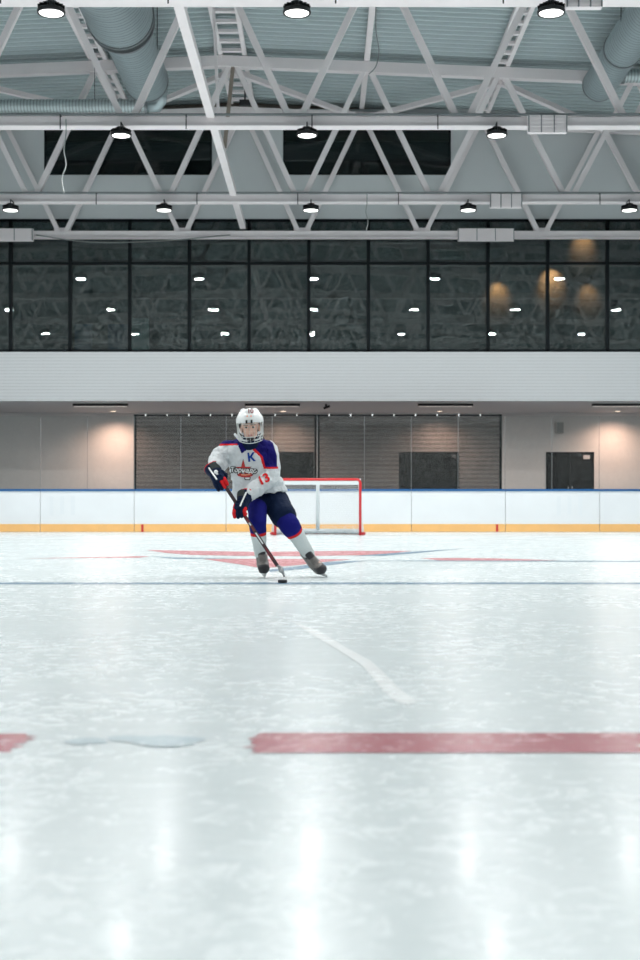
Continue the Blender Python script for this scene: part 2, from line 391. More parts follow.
# things in the lounge
tag(MB().box(*[P(131, 0, 40.5).x, P(149, 0, 40.5).x], 40.4, 40.5, 4.4, 6.35).build('partition_panel', M['pale']), 'tall pale partition panel standing behind the upper windows', 'panel')
for i, (p0, p1, lb) in enumerate(((75, 92, 'dark blue display panel behind the second upper window'), (108, 128, 'dark blue display panel beside the pale partition, behind glass'))):
    tag(MB().box(P(p0, 0, 40.6).x, P(p1, 0, 40.6).x, 40.55, 40.62, 4.4, 6.2).build('display_panel', M['bluepanel']), lb, 'panel')
for i, (px, py, sz, en) in enumerate(((499, 292, .36, 30), (553, 279, .55, 60), (590, 294, .3, 16), (585, 243, .34, 30))):
    c = P(px, py, 41.5)
    e = empty('wall_lamp', (c.x, 41.8, c.z)); tag(e, ('small warm lamp glowing behind the window, leftmost of four', 'brightest warm lamp glowing behind the window near a mullion', 'faint warm lamp glowing behind the window, rightmost of four', 'warm lamp glowing high behind the transom window')[i], 'lamp', 'warm lamps behind the windows')
    MB().box(-.06, .06, -.04, 0, .45, .55).build('bracket', M['black'], e)
    MB().tube([(0, -.60, .52), (0, -.52, .44)], .05, 14).build('lamp_shade', M['black'], e, True)
    MB().tube([(0, -.57, .5), (0, -.02, .5)], .012, 8).build('arm', M['black'], e, True)
    light('lamp_light', 'SPOT', (0, -.50, .42), en*6, (1, .36, .14), rot=(math.radians(50), 0, 0), parent=e, shadow_soft_size=.05, spot_size=1.3, spot_blend=1)

# passage lights
for i, (x0, x1) in enumerate(((73, 128), (245, 300), (418, 473), (592, 647))):
    a, b = P(x0, 0, 36.2).x, P(x1, 0, 36.2).x; e = empty('linear_light', ((a+b)/2, 36.2, SZ)); h = (b-a)/2
    tag(e, 'long thin black ceiling light with pale underside, '+('leftmost under the balcony', 'above the player\'s helmet', 'above the double door right of the goal', 'cut by the right edge of the picture')[i], 'ceiling light', 'linear lights under the balcony')
    MB().box(-h, h, -.05, .05, -.07, 0).build('housing', M['black'], e); MB().box(-h+.02, h-.02, -.04, .04, -.082, -.07).build('diffuser', M['dimlens'], e)
    light('linear_lamp', 'AREA', (0, 0, -.1), 60, (1, .92, .88), parent=e, shape='RECTANGLE', size=2*h-.1, size_y=.06)
for i, px in enumerate((113, 283, 440, 618)):
    x = P(px, 0, 38.9).x; e = empty('recessed_downlight', (x, 38.95, SZ))
    tag(e, 'small recessed downlight washing the passage wall with warm light, '+('left of the dark mesh', 'right beside the player\'s helmet', 'above the double door', 'right of the far right door')[i], 'downlight', 'warm downlights at the passage wall')
    MB().lathe([(.10, -.012), (.10, 0)], n=20).build('rim', M['whitep'], e); MB().lathe([(.075, -.016), (.075, -.012)], n=20).build('lens', M['warml'], e)
    light('downlight_lamp', 'SPOT', (0, 0, -.03), 250, (1, .62, .46), rot=(math.radians(8), 0, 0), parent=e, spot_size=2.5, spot_blend=1.0, shadow_soft_size=.06)
c = P(559, 428, BW)
e = empty('wall_speaker', (c.x, BW, c.z)); tag(e, 'grey boxy wall speaker mounted on the passage wall, upper right', 'speaker')
MB().box(-.11, .11, -.20, -.04, -.17, .17).build('cabinet', M['spk'], e); MB().box(-.09, .09, -.21, -.20, -.15, .15).build('grille', M['cable'], e); MB().box(-.03, .03, -.04, 0, -.05, .05).build('bracket', M['black'], e)
c = P(326, 404, 36.3); e = empty('security_camera', (c.x, 36.3, SZ)); tag(e, 'small dark security camera under the balcony near the middle', 'camera')
MB().box(-.03, .03, -.03, .03, -.06, 0).build('mount', M['black'], e); MB().tube([(-.06, 0, -.12), (.10, -.04, -.06)], .035, 10).build('housing', M['black'], e)
for p0, p1, q0, q1, lb in ((583.5, 590, 455, 459, 'small white notice on the far right dark door'), (452, 456, 454.5, 457.5, 'small pale notice at the top right of the double door')):
    tag(MB().box(P(p0, 0, BW).x, P(p1, 0, BW).x, BW+.005, BW+.015, P(0, q1, BW).z, P(0, q0, BW).z).build('notice', M['paper']), lb, 'notice')

# ------------------------------------------------------------------ roof trusses
MOD = 3.15; TN = -.47         # bottom node offset
TY = (35.06, 31.3, 25.1, 18.9, 12.7, 6.5, .3, -5.9, -12.1, -18.3, -24.5)
BZ = (7.775, 7.94)             # bottom chord
TL = {0: 'white steel roof truss closest to the dark windows', 1: 'white steel roof truss in the middle distance, its sloped top chord in view',
      2: 'white steel roof truss crossing above the dark upper openings, thick diagonals', 3: 'nearest white steel roof truss, only its bottom chord shows at the top edge'}
def truss(i, y):
    e = empty('roof_truss', (0, y, BZ[0]-(0 if i else .07))); o = -BZ[0]
    tag(e, TL.get(i, 'white steel roof truss out of view behind the camera'), 'roof truss', 'roof trusses across the hall')
    W = 15.8; hh = .12
    c = MB(); c.box(-W, W, -.10, .10, BZ[0]+o, BZ[1]+o); c.box(-W, W, -.14, .14, BZ[0]+o-.012, BZ[0]+o+.012); c.build('bottom_chord', M['white'], e)
    t = MB()
    for xa, xb in ((-W, -2.3), (-2.3, W)): t.beam((xa, 0, roofz(xa)-.34+o), (xb, 0, roofz(xb)-.34+o), .20, .25)
    t.build('top_chord', M['white'], e)
    ks = range(-4, 5)
    for k in ks:
        xb = TN+k*MOD
        for s in (-1, 1):
            xt = xb+s*MOD/2
            d = MB(); d.beam((xb+s*.08, 0, BZ[1]+o-.05), (xt-s*.08, 0, roofz(xt)-.42+o), .12, .13, (0, 1, 0)); d.build('diagonal', M['white'], e)
        g = MB(); g.box(xb-.22, xb+.22, -.015, .015, BZ[1]+o-.02, BZ[1]+o+.10); g.build('gusset_plate', M['white'], e)
    return e
for i, y in enumerate(TY): truss(i, y)
# cable trays along the front of the chords, grilles on them
def tray(y, lb, i):
    e = empty('cable_tray', (0, y-.16, BZ[1]+.012)); tag(e, lb, 'cable tray', 'cable trays along the roof trusses')
    MB().box(-15.5, 15.5, -.035, .035, 0, .008).box(-15.5, 15.5, -.035, -.029, .008, .03).box(-15.5, 15.5, .029, .035, .008, .03).build('tray', M['gpost'], e)
    x = -15+.37*i
    while x < 15: MB().box(x, x+.02, -.05, .12, -.010, 0).box(x, x+.02, -.055, -.045, -.27, 0).build('clamp', M['black'], e); x += 2.35
for i, lb in enumerate((None, 'grey cable tray along the truss just above the upper window row', 'grey cable tray along the truss crossing above the dark openings', 'grey cable tray along the nearest truss, top edge of the picture')):
    if lb: tray(TY[i], lb, i)
def grille(px0, px1, ti, lb):
    y = TY[ti]-(.33 if ti else .24); a, b = P(px0, 0, y).x, P(px1, 0, y).x; h = (b-a)/2
    e = empty('radiant_heater', ((a+b)/2, y, 7.58)); tag(e, lb, 'heater', 'white grilles on the trusses')
    MB().box(-h, h, -.03, .10, 0, .32).build('casing', M['white'], e)
    g = MB()
    for k in range(4): g.box(-h+.03, h-.03, -.042, -.03, .03+k*.072, .065+k*.072)
    g.build('louvre', M['white'], e)
    g = MB()
    for x in (-h+.01, -h*.33, h*.33, h-.01): g.box(x-.01, x+.01, -.045, -.03, 0, .32)
    g.build('divider', M['gpost'], e)
grille(528, 567, 2, 'white slatted casing on the truss above the right half of the hall'); grille(490, 522, 1, 'white slatted casing on the middle truss, right of centre')
grille(458, 514, 0, 'widest white slatted casing, on the truss nearest the windows'); grille(-22, 33, 0, 'white slatted casing at the left edge near the windows')
grille(566, 602, 3, 'white slatted casing at the top edge of the picture')

# bracing between the trusses
def rail(name, pts, w, h, lb, cat='brace'):
    m = MB()
    for a, b in pts: m.beam(a, b, w, h)
    tag(m.build(name, M['white']), lb, cat); return m
rail('tie_beam', [((-2.1, 6.7, 8.0), (-2.02, 34.9, 7.98))], .15, .14, 'bright white tie beam running away across the bottom chords', 'tie beam')
for X, wd, lb in ((-2.05, .56, 'wide white ladder-like brace running under the roof ridge'), (-5.2, .34, 'narrow white ladder-like brace under the roof beside the big duct'), (4.25, .3, 'narrow white ladder-like brace under the roof, right of centre')):
    e = empty('ladder_brace', (X, 19, roofz(X)-.15)); tag(e, lb, 'brace', 'braces running under the roof')
    for s in (-1, 1):
        MB().box(s*wd/2-.05, s*wd/2+.05, 0, 16, -.05, .05).build('side_rail', M['white'], e)
    y = .2
    while y < 16: MB().box(-wd/2+.05, wd/2-.05, y, y+.12, -.035, .035).build('rung', M['white'], e); y += .62
rail('purlin', [((1.1, 19, roofz(1.1)-.14), (1.1, 35, roofz(1.1)-.14))], .13, .12, 'single slim white purlin under the roof near the centre', 'purlin')
def zz(x): return roofz(x)-.5
bl = {(-8.35, -5.2): 'slanting white roof brace at the far left', (-2.05, -5.2): 'slanting white roof brace left of the ridge', (-2.05, 1.1): 'slanting white roof brace right of the ridge',
      (4.25, 1.1): 'slanting white roof brace right of centre rising to the right', (4.25, 7.4): 'slanting white roof brace descending at the far right'}
for (xa, xb), lb in bl.items():
    rail('roof_brace', [((xa, 31.45, zz(xa)), (xb, 34.85, zz(xb)))], .13, .12, lb)
# hanging strips near the ridge
tag(MB().beam(P(213.5, 6.6, 28.2), P(220, 150, 28.2), .06, .09, (0, 1, 0)).build('hanging_strip', M['white']), 'white vertical strip hanging from the roof beside the ridge brace', 'hanging strip')
tag(MB().beam(P(233, 66.5, 31.25), P(224.5, 148, 31.0), .09, .02, (0, 1, 0)).build('wooden_batten', M['brownw']), 'thin brownish batten hanging below the ridge brace', 'batten')
c = P(245, 103, 33.5); e = empty('floodlight', tuple(c)); tag(e, 'small black floodlight fixed high beneath the ridge', 'floodlight')
MB().box(-.14, .14, -.06, .06, -.07, .07).build('housing', M['black'], e); MB().box(-.02, .02, -.02, .02, .07, .36).build('bracket', M['black'], e)
# cables
def cable(pts, lb, r=.010):
    tag(MB().tube(pts, r, 6).build('hanging_cable', M['cable'], None, True), lb, 'cable')
def curve(p, d, n=14):
    q = [P(a, b, d) for a, b in p]; out = []
    for i in range(len(q)-1):
        p0, p1, p2, p3 = q[max(i-1, 0)], q[i], q[i+1], q[min(i+2, len(q)-1)]
        for k in range(n//2):
            t = k/(n//2); out.append(.5*((2*p1)+(p2-p0)*t+(2*p0-5*p1+4*p2-p3)*t*t+(-p0+3*p1-3*p2+p3)*t**3))
    return out+[q[-1]]
cable(curve(((66, 119), (66, 134), (64, 150), (66, 165), (62, 178), (64, 193)), 24.92), 'pale cable dangling in front of the left dark opening')
cable(curve(((376, 0), (376, 30), (379, 50), (376, 66), (369, 74)), 24.6), 'thin pale cable looping down at the top centre')
cable(curve(((367, 193), (367, 203), (366, 212), (368, 222), (366, 231)), 31.085), 'short pale cable hanging over the windows right of centre', .009)
cable(curve(((36, 235), (90, 242), (160, 241), (230, 235)), 34.905), 'long sagging cable along the truss nearest the windows, left side', .014)

# ducts
def ducts():
    def ax(px, py, d): return P(px, py, d)
    e = empty('ventilation_duct', (-3.98, 30.5, 10.4)); tag(e, 'huge round spiral duct stepping down in width, upper left under the roof', 'duct', 'round ducts under the roof')
    def spiral(y0, y1, r0, r1, name='duct_section'):
        m = MB(); pts = []; rs = []; y = y0; n = int(abs(y1-y0)/.12)
        for k in range(n+1):
            t = k/n; pts.append((0, y0+(y1-y0)*t-.0, 0)); rs.append(r0+(r1-r0)*t+(.008 if k % 2 else 0))
        m.tube(pts, rs, 32); return m.build(name, M['spiral'], e, True)
    spiral(-12, -4.0, .66, .66); spiral(-3.7, -3.3, .64, .50, 'reducer'); spiral(-3.3, 0, .50, .50)
    for y, r in ((-4.0, .69), (-3.7, .67), (-3.3, .53), (0, .515)): MB().tube([(0, y-.03, 0), (0, y+.03, 0)], r, 32).build('flange', M['gpost'], e)
    for y in (-8, -2):
        for s in (-1, 1): MB().tube([(s*(.67 if y < -4 else .5), y, 0), (s*(.67 if y < -4 else .5), y, .92)], .01, 6).build('hanger_rod', M['black'], e)
    e2 = empty('ventilation_duct', (6.43, 30.7, 10.35)); tag(e2, 'round grey duct running away at the upper right corner', 'duct', 'round ducts under the roof')
    old = e; e = e2
    def sp2(y0, y1, r):
        pts = []; rs = []; n = int((y1-y0)/.12)
        for k in range(n+1): pts.append((0, y0+(y1-y0)*k/n, 0)); rs.append(r+(.006 if k % 2 else 0))
        MB().tube(pts, rs, 28).build('duct_section', M['spiral'], e2, True)
    sp2(-12, -2.4, .40); sp2(-2.4, 0, .38)
    for y, r in ((-2.4, .42), (0, .39)): MB().tube([(0, y-.025, 0), (0, y+.025, 0)], r, 28).build('flange', M['gpost'], e2)
    for s in (-1, 1): MB().tube([(s*.4, -4, 0), (s*.4, -4, .75)], .01, 6).build('hanger_rod', M['black'], e2)
    # thin cross ducts
    for xa, xb, px, lb in ((-12, P(147, 0, 31.0).x, 106, 'thin ribbed duct running left from the big duct'), (P(622, 0, 31).x, 12, 76, 'thin ribbed duct at the right edge beside the round duct')):
        z = P(0, px, 30.9).z; yy = 30.9
        e3 = empty('cross_duct', (0, yy, z)); tag(e3, lb, 'duct')
        pts = []; rs = []; n = int((xb-xa)/.07)
        for k in range(n+1): pts.append((xa+(xb-xa)*k/n, 0, 0)); rs.append(.145+(.014 if k % 2 else 0))
        MB().tube(pts, rs, 16).build('duct_section', M['spiralx'], e3, True)
        xe = xb if xa < -8 else xa
        MB().tube([(xe-.03, 0, 0), (xe+.03, 0, 0)], .18, 18).build('flange', M['gpost'], e3)
        for x in (xa+1.5, xb-1.2): MB().tube([(x, 0, .1), (x, 0, roofz(x)-z)], .008, 6).build('hanger_rod', M['black'], e3)
    z = P(0, 106, 30.9).z; x = P(147, 0, 31).x
    m = MB().tube([(x+.03, 30.9, z), (x+.25, 30.9, z), (x+.33, 30.82, z+.1), (x+.36, 30.72, z+.3)], .15, 16)
    tag(m.build('duct_elbow', M['duct'], None, True), 'short duct elbow joining the thin duct to the big round duct', 'duct elbow')
ducts()

# ------------------------------------------------------------------ high-bay lamps
LZ = 7.49
def make_lamp():
    e = empty('high_bay_lamp', (0, 0, LZ))
    MB().lathe([(.165, .006), (.170, -.006), (.190, -.006), (.195, .03), (.178, .055), (.12, .075), (.09, .12), (.085, .155), (.03, .165)], n=28).build('housing', M['black'], e, True)
    f = MB()
    for k in range(16):
        a = k*math.pi/8; c, s = math.cos(a), math.sin(a)
        f.beam((.07*c, .07*s, .10), (.185*c, .185*s, .075), .008, .06)
    f.build('heat_sink', M['blackm'], e)
    MB().lathe([(.03, -.006), (.12, -.004), (.160, .0), (.168, .008)], n=28).build('lens', M['lens'], e, True)
    MB().tube([(0, 0, .165), (0, 0, .25), (0, .35, .25)], .012, 8).build('suspension_rod', M['black'], e)
    light('lamp_light', 'AREA', (0, 0, -.035), LAMP_W, LAMP_COL, parent=e, shape='DISK', size=.30)
    return e
lamp = make_lamp(); used = False
dim = [c for c in lamp.children if c.type == 'LIGHT'][0].data.copy(); dim.energy = LAMP_W*.4     # the rows over the other half run dimmed
rows = [(30.85, {-7.16: 'leftmost', -3.61: 'second from the left', -.21: 'middle one', 3.43: 'fourth from the left', 7.16: 'rightmost'}, 'in the farthest row, close above the windows'),
        (24.65, {-3.68: 'left one', -.24: 'middle one', 3.27: 'right one'}, 'in the middle row, in front of the second truss'),
        (18.45, {-3.72: 'left one', -.32: 'middle one', 3.2: 'right one'}, 'of the large nearest row, top of the picture')]
for d in (12.25, 6.05, -.15, -6.35, -12.55, -18.75): rows.append((d, {}, None))
for y, vis, where in rows:
    for k in range(-3, 4):
        x = -.25+3.5*k
        for vx in vis:
            if abs(vx-x) < .6: x = vx
        if k == -2 and -7.16 in vis: x = -7.16
        L = lamp if not used else dup(lamp); used = True
        if y < 7:
            for ch in L.children:
                if ch.type == 'LIGHT': ch.data = dim
        L.location = (x, y, LZ if y != 18.45 else LZ-.035)
        if x in vis: tag(L, 'round black high-bay lamp, %s %s' % (vis[x], where), 'high-bay lamp', 'high-bay lamps in view')
        else: tag(L, 'round black high-bay lamp outside the picture', 'high-bay lamp', 'high-bay lamps out of view')

# ------------------------------------------------------------------ rink boards, glass and mesh
CAPZ = 1.07; GT = CH+(HZ-416)*BD/F
jx = [-9.40, -7.03, -4.67, -2.36, -.06, 2.30, 4.66, 7.03, 9.40]
bn = ('at the left edge of the picture', 'second from the left edge', 'behind the player, left part', 'left of the goal centre behind player', 'behind the right half of the goal', 'right of the goal with a red tick', 'below the far right dark door', 'at the right edge of the picture')
for i in range(8):
    x0, x1 = jx[i]+.006, jx[i+1]-.006; e = empty('dasher_board', ((x0+x1)/2, BD, 0)); h = (x1-x0)/2
    tag(e, 'white board panel, blue rail, yellow kickplate, '+bn[i], 'rink board', 'rink board panels at the end of the ice')
    MB().box(-h, h, 0, .10, 0, CAPZ-.045).build('panel', M['board'], e); MB().box(-h, h, -.012, 0, .005, .20).build('kickplate', M['kick'], e)
    MB().box(-h, h, -.02, .13, CAPZ-.045, CAPZ+.01).build('cap_rail', M['cap'], e)
for px, lb in ((142.5, 'short red tick on the kickplate left of the player'), (497, 'short red tick on the kickplate right of the goal')):
    x = P(px, 0, BD).x; tag(MB().box(x-.028, x+.028, BD-.02, BD-.012, .005, .19).build('red_tick', M['tick']), lb, 'tick mark')
for i_, (cx_, lb) in enumerate(((-6.75, ''), (6.0, ''))):
    for k in range(3):
        pr = bpy.data.objects.get('dasher_board' if i_ == 0 else 'dasher_board.006')
        pr = [o for o in bpy.data.objects if o.name.startswith('dasher_board') and abs(o.location.x-cx_) < 1.2][0]
        x = cx_+k*.27; o = MB().box(x-.05, x+.05, BD-.003, BD, .42+.03*(k % 2), .90).build('faded_print', M['ghost']); o.parent = pr; o.matrix_parent_inverse = Matrix.Translation(pr.location).inverted()
# corner and side boards (outside the picture)
def arc_board(cx, sgn, lb):
    e = empty('corner_boards', (0, 0, 0)); tag(e, lb, 'rink board')
    R = 8.5 if False else 5.6
    pts = [(sgn*(9.44), BD)]+[(sgn*(9.4+R*math.sin(t)), BD-R+R*math.cos(t)) for t in [k*math.pi/16 for k in range(1, 9)]]+[(sgn*15.0, -26)]
    for nm, z0, z1, w, m in (('panel', 0, CAPZ-.045, .10, 'board'), ('kickplate', .005, .2, .13, 'kick'), ('cap_rail', CAPZ-.045, CAPZ+.01, .15, 'cap')):
        b = MB()
        for p, q in zip(pts, pts[1:]):
            b.beam((p[0], p[1]+.05, (z0+z1)/2), (q[0], q[1]+.05, (z0+z1)/2), w, z1-z0)
        b.build(nm, M[m], e)
arc_board(0, -1, 'white boards curving away beyond the left edge'); arc_board(0, 1, 'white boards curving away beyond the right edge')
tag(MB().box(-15, 15, -26.6, -26.5, 0, CAPZ).build('far_boards', M['board']), 'white boards at the other end, behind the camera', 'rink board')
# glass
gx = [-9.36, -8.2, -7.03, -5.85, -4.67, -3.5, -2.36, -1.2, -.06, 1.12, 2.30, 3.48, 4.66, 5.84, 7.03, 8.2, 9.36]
for i in range(16):
    x0, x1 = gx[i]+.008, gx[i+1]-.008; e = empty('glass_shield', ((x0+x1)/2, BD+.05, CAPZ+.01)); h = (x1-x0)/2
    tag(e, 'clear rink glass pane above the boards, number %s from the left' % ('one two three four five six seven eight nine ten eleven twelve thirteen fourteen fifteen sixteen'.split()[i]), 'glass pane', 'glass panes above the boards')
    MB().box(-h, h, -.006, .006, 0, GT-CAPZ-.01).build('pane', M['rinkglass'], e)
    MB().box(h-.001, h+.009, -.008, .008, 0, GT-CAPZ-.01).build('joint_strip', M['gpost'], e)
# dark mesh
for i, (x0, x1) in enumerate(((-4.67, -.11), (-.04, 4.56))):
    e = empty('safety_mesh', ((x0+x1)/2, BD+.165, CAPZ)); h = (x1-x0)/2; top = CH+(HZ-415.3)*33.66/F-CAPZ
    tag(e, 'dark see-through mesh screen behind the rink glass, '+('left half behind the player', 'right half behind the goal')[i], 'mesh screen', 'dark mesh screens')
    m = MB(); nx, nz = 60, 16
    vs = [(-h+2*h*a/nx, .012*math.sin(a*.9)+.006*math.sin(b*1.3+a*.2), top*b/nz) for b in range(nz+1) for a in range(nx+1)]
    m.add(vs, [(b*(nx+1)+a, b*(nx+1)+a+1, (b+1)*(nx+1)+a+1, (b+1)*(nx+1)+a) for b in range(nz) for a in range(nx)])
    m.build('mesh_cloth', M['mesh'], e, True)
    for s in (-1, 1): MB().box(s*h-.03, s*h+.03, -.03, .03, 0, top+.02).build('upright', M['mull'], e)
    MB().box(-h, h, -.02, .02, top-.01, top+.02).build('top_rail', M['mull'], e)
    x = -h+.27
    while x < h:
        MB().box(x-.015, x+.015, -.04, -.02, top-.025, top+.035).build('hook', M['whitep'], e); x += .545

# ------------------------------------------------------------------ goal
def goal():
    gy = 29.5; cx = -.05; W = .94; H = 1.235; r = .03
    e = empty('hockey_goal', (cx, gy, 0)); tag(e, 'red and white ice hockey goal with a white net in front of the boards', 'hockey goal')
    MB().tube([(-W, 0, 0), (-W, 0, H-.06), (-W+.02, 0, H-.02), (-W+.06, 0, H), (W-.06, 0, H), (W-.02, 0, H-.02), (W, 0, H-.06), (W, 0, 0)], r, 12).build('goal_frame', M['goalred'], e, True)
    base = [(-W, 0), (-W-.10, .25), (-W-.05, .7), (-W+.3, 1.02), (0, 1.12), (W-.3, 1.02), (W+.05, .7), (W+.10, .25), (W, 0)]
    MB().tube([(x, y, .035) for x, y in base], .032, 10).build('base_rail', M['goalred'], e, True)
    pd = MB().tube([(x*.97, y*.965, .07) for x, y in base[2:7]], .055, 8); pd.build('base_pad', M['pad'], e, True)
    MB().tube([(-W, 0, H), (-W+.05, .35, H-.02), (-W+.25, .5, H-.03), (0, .55, H-.03), (W-.25, .5, H-.03), (W-.05, .35, H-.02), (W, 0, H)], .022, 8).build('top_rail', M['goalw'], e, True)
    MB().tube([(0, .55, H-.03), (0, .75, .8), (0, 1.08, .08)], .042, 10).build('centre_post', M['goalw'], e, True)
    MB().box(-W+.03, W-.03, -.004, .012, H-.115, H-.03).build('top_lacing', M['goalw'], e)
    # netting: knotted cords
    def cords(grid, name):
        m = MB(); R = len(grid); C_ = len(grid[0])
        for row in grid: m.tube(row, .0028, 3, False)
        for c in range(C_): m.tube([grid[r_][c] for r_ in range(R)], .0028, 3, False)
        m.build(name, M['net'], e)
    def ip(pl, t):
        L = [0]
        for a, b in zip(pl, pl[1:]): L.append(L[-1]+(Vector(b)-Vector(a)).length)
        s = t*L[-1]
        for i in range(len(pl)-1):
            if s <= L[i+1]+1e-9: u = (s-L[i])/(L[i+1]-L[i]); return Vector(pl[i]).lerp(Vector(pl[i+1]), u)
        return Vector(pl[-1])
    top = [(-W, 0, H), (-W+.05, .35, H-.02), (-W+.25, .5, H-.03), (0, .55, H-.03), (W-.25, .5, H-.03), (W-.05, .35, H-.02), (W, 0, H)]
    bot = [(x, y, .05) for x, y in base]
    g = [[ip(top, c/72).lerp(ip(bot, c/72), r_/27)+Vector((0, .04*math.sin(math.pi*r_/27), 0)) for c in range(73)] for r_ in range(28)]
    cords(g, 'back_netting')
    g = [[Vector((-W+2*W*c/42, 0, H)).lerp(ip(top, c/42), r_/12)-Vector((0, 0, .04*math.sin(math.pi*r_/12))) for c in range(43)] for r_ in range(13)]
    cords(g, 'top_netting')
    # slack netting gathered on the base
    g = [[Vector((x, y*.93, .09+.05*math.sin(k*1.7)+.07*abs(x)))+Vector((0, -.05*q, -.025*q)) for k, (x, y) in enumerate([ip([(a, b) + (0,) for a, b in base], c/60)[:2] for c in range(6, 55)])] for q in range(4)]
    cords(g, 'slack_netting')
goal()

# ------------------------------------------------------------------ ice markings
Z1 = .0015
def mark(name, polys, m, z=Z1):
    b = MB()
    for p in polys: poly(b, p, z)
    return struct(b.build(name, M[m]))
def ragged(x0, x1, y0, y1, n=40, e0=.12, e1=0, j=.012):
    up = []; dn = []
    for k in range(n+1):
        t = k/n; x = x0+(x1-x0)*t; up.append((x, y1+random.uniform(-j, j))); dn.append((x, y0+random.uniform(-j, j)))
    if e0: up[0] = (x0+e0*.3, y1-.1); dn[0] = (x0+e0*.5, y0+.05)
    return dn+up[::-1]
def jag(x0, x1, y0, y1):      # worn-away end at x0
    sg = 1 if x1 > x0 else -1; n = 18
    e = [(x0+sg*(.035+.045*noise.noise((k*.9, x0, 3))+.03*abs(k/n-.5)), y0+(y1-y0)*k/n) for k in range(n+1)]
    return [(x1, y0), (x1, y1)]+e[::-1]
mark('trim_2', [jag(-.215, 15, 3.335, 3.63)], 'red_paint'); mark('trim_3', [jag(-.735, -15, 3.345, 3.62)], 'red_paint')
def blot(cx, cy, rx, ry, sd, n=40):
    return [(cx+rx*math.cos(a)*(1+.35*noise.noise((math.cos(a)*1.6+sd, math.sin(a)*1.6, sd))), cy+ry*math.sin(a)*(1+.35*noise.noise((math.cos(a)*1.6+sd, math.sin(a)*1.6, sd+5)))) for a in [2*math.pi*k/n for k in range(n)]]
mark('trim_4', [blot(-.61, 3.50, .055, .05, 1), blot(-.50, 3.54, .07, .045, 7)], 'smudge'); mark('eave_gap_shade0', [blot(-.40, 3.50, .10, .075, 3)], 'smudge', Z1+.0004)
mark('trim_5', [ragged(-15, 15, 10.66, 10.92, 60, 0, j=.02)], 'blue_paint')
mark('trim_6', [[(-15, 29.47), (15, 29.47), (15, 29.53), (-15, 29.53)]], 'red_paint')
def gp(*pts): return [G(x, y) for x, y in pts]
mark('trim_7', [gp((25, 558.6), (140, 557.8), (150, 556.4), (135, 556.3), (80, 557.4)), gp((145, 550), (200, 551), (262, 552), (330, 551), (412, 551), (392, 553.4), (362, 555.3), (300, 556.3), (240, 556), (190, 555), (165, 553)),
     gp((203, 559.0), (262, 558.8), (352, 559.4), (325, 562), (300, 565), (262, 568.5), (240, 564.5), (222, 562)), gp((420, 558.2), (460, 558.0), (500, 558.6), (560, 560.4), (500, 561), (440, 560.7))], 'pink_paint')
mark('trim_8', [gp((385, 555.8), (420, 553), (463, 548.6), (440, 550), (400, 552.6), (352, 556.2)), gp((270, 572), (300, 569.5), (345, 563.2), (370, 560.6), (330, 561.8), (300, 566), (268, 569.8)),
     gp((150, 556.4), (176, 559), (240, 558.2), (176, 557.6)), gp((352, 560.9), (420, 561.3), (645, 561.9), (645, 561), (420, 560.6))], 'blue_paint', .0018)
sn = [(290, 620), (320, 632), (350, 650), (371, 661), (384, 673), (397, 687), (418, 703), (408, 705), (396, 702), (384, 692), (371, 676), (360, 664), (338, 650), (312, 635)] or [(292, 623), (318, 634), (346, 647), (366, 659), (378, 672), (392, 688), (408, 699), (414, 704), (404, 705), (388, 697), (372, 680), (360, 665), (338, 650), (312, 635)]
b = MB(); poly(b, gp(*sn), Z1); struct(b.build('trim_9', M['snow']))
for k, pts in enumerate((((130, 604), (131, 625), (131, 645)), ((447, 712), (464, 720), (460, 733)), ((362, 693), (366, 712), (374, 724)))):
    pass

# ------------------------------------------------------------------ the player
def bake(mb, voxel, name, mats, fn=None, parent=None, smooth=2, disp=None):
    """fuse overlapping solids into one smooth skin"""
    tmp = bpy.data.objects.new('tmp', mb.mesh('tmp', mats[0])); COL.objects.link(tmp)
    r = tmp.modifiers.new('r', 'REMESH'); r.mode = 'VOXEL'; r.voxel_size = voxel
    if smooth: s = tmp.modifiers.new('s', 'SMOOTH'); s.iterations = smooth; s.factor = .6
    if disp:
        t = bpy.data.textures.new('t', 'CLOUDS'); t.noise_scale = disp[0]; d = tmp.modifiers.new('d', 'DISPLACE'); d.texture = t; d.strength = disp[1]; d.texture_coords = 'GLOBAL'
    dg = bpy.context.evaluated_depsgraph_get(); dg.update()
    me = bpy.data.meshes.new_from_object(tmp.evaluated_get(dg)); me.name = name
    bpy.data.objects.remove(tmp)
    me.materials.clear()
    for m in mats: me.materials.append(m)
    for p in me.polygons:
        p.use_smooth = True
        p.material_index = fn(p.center) if fn else 0
    o = bpy.data.objects.new(name, me); COL.objects.link(o)
    if parent: o.parent = parent; o.matrix_parent_inverse = parent.matrix_world.inverted()
    return o
def px_of(c): return 320+c.x*F/c.y, HZ-(c.z-CH)*F/c.y
def inpoly(x, y, pg):
    r = False; n = len(pg)
    for i in range(n):
        x1, y1 = pg[i]; x2, y2 = pg[(i+1) % n]
        if (y1 > y) != (y2 > y) and x < (x2-x1)*(y-y1)/(y2-y1)+x1: r = not r
    return r
def mk(parent):
    def f(mb, name, m, smooth=False):
        o = mb.build(name, m, None, smooth); o.parent = parent; o.matrix_parent_inverse = parent.matrix_world.inverted(); return o
    return f

D0 = 11.7
ply = empty('person', (P(285, 575, D0).x, D0, 0)); bpy.context.view_layer.update()
tag(ply, 'young hockey player in white, blue and red kit gliding toward the camera with a stick', 'person')
part = mk(ply)
U = D0/F     # metres per px at the player
hd = P(250.2, 427.6, 11.56)           # head centre
Rh = Matrix.Rotation(math.radians(-4), 3, 'Y') @ Matrix.Rotation(math.radians(6), 3, 'X')
def H(x, y, z): return hd+Rh@Vector((x, y, z))
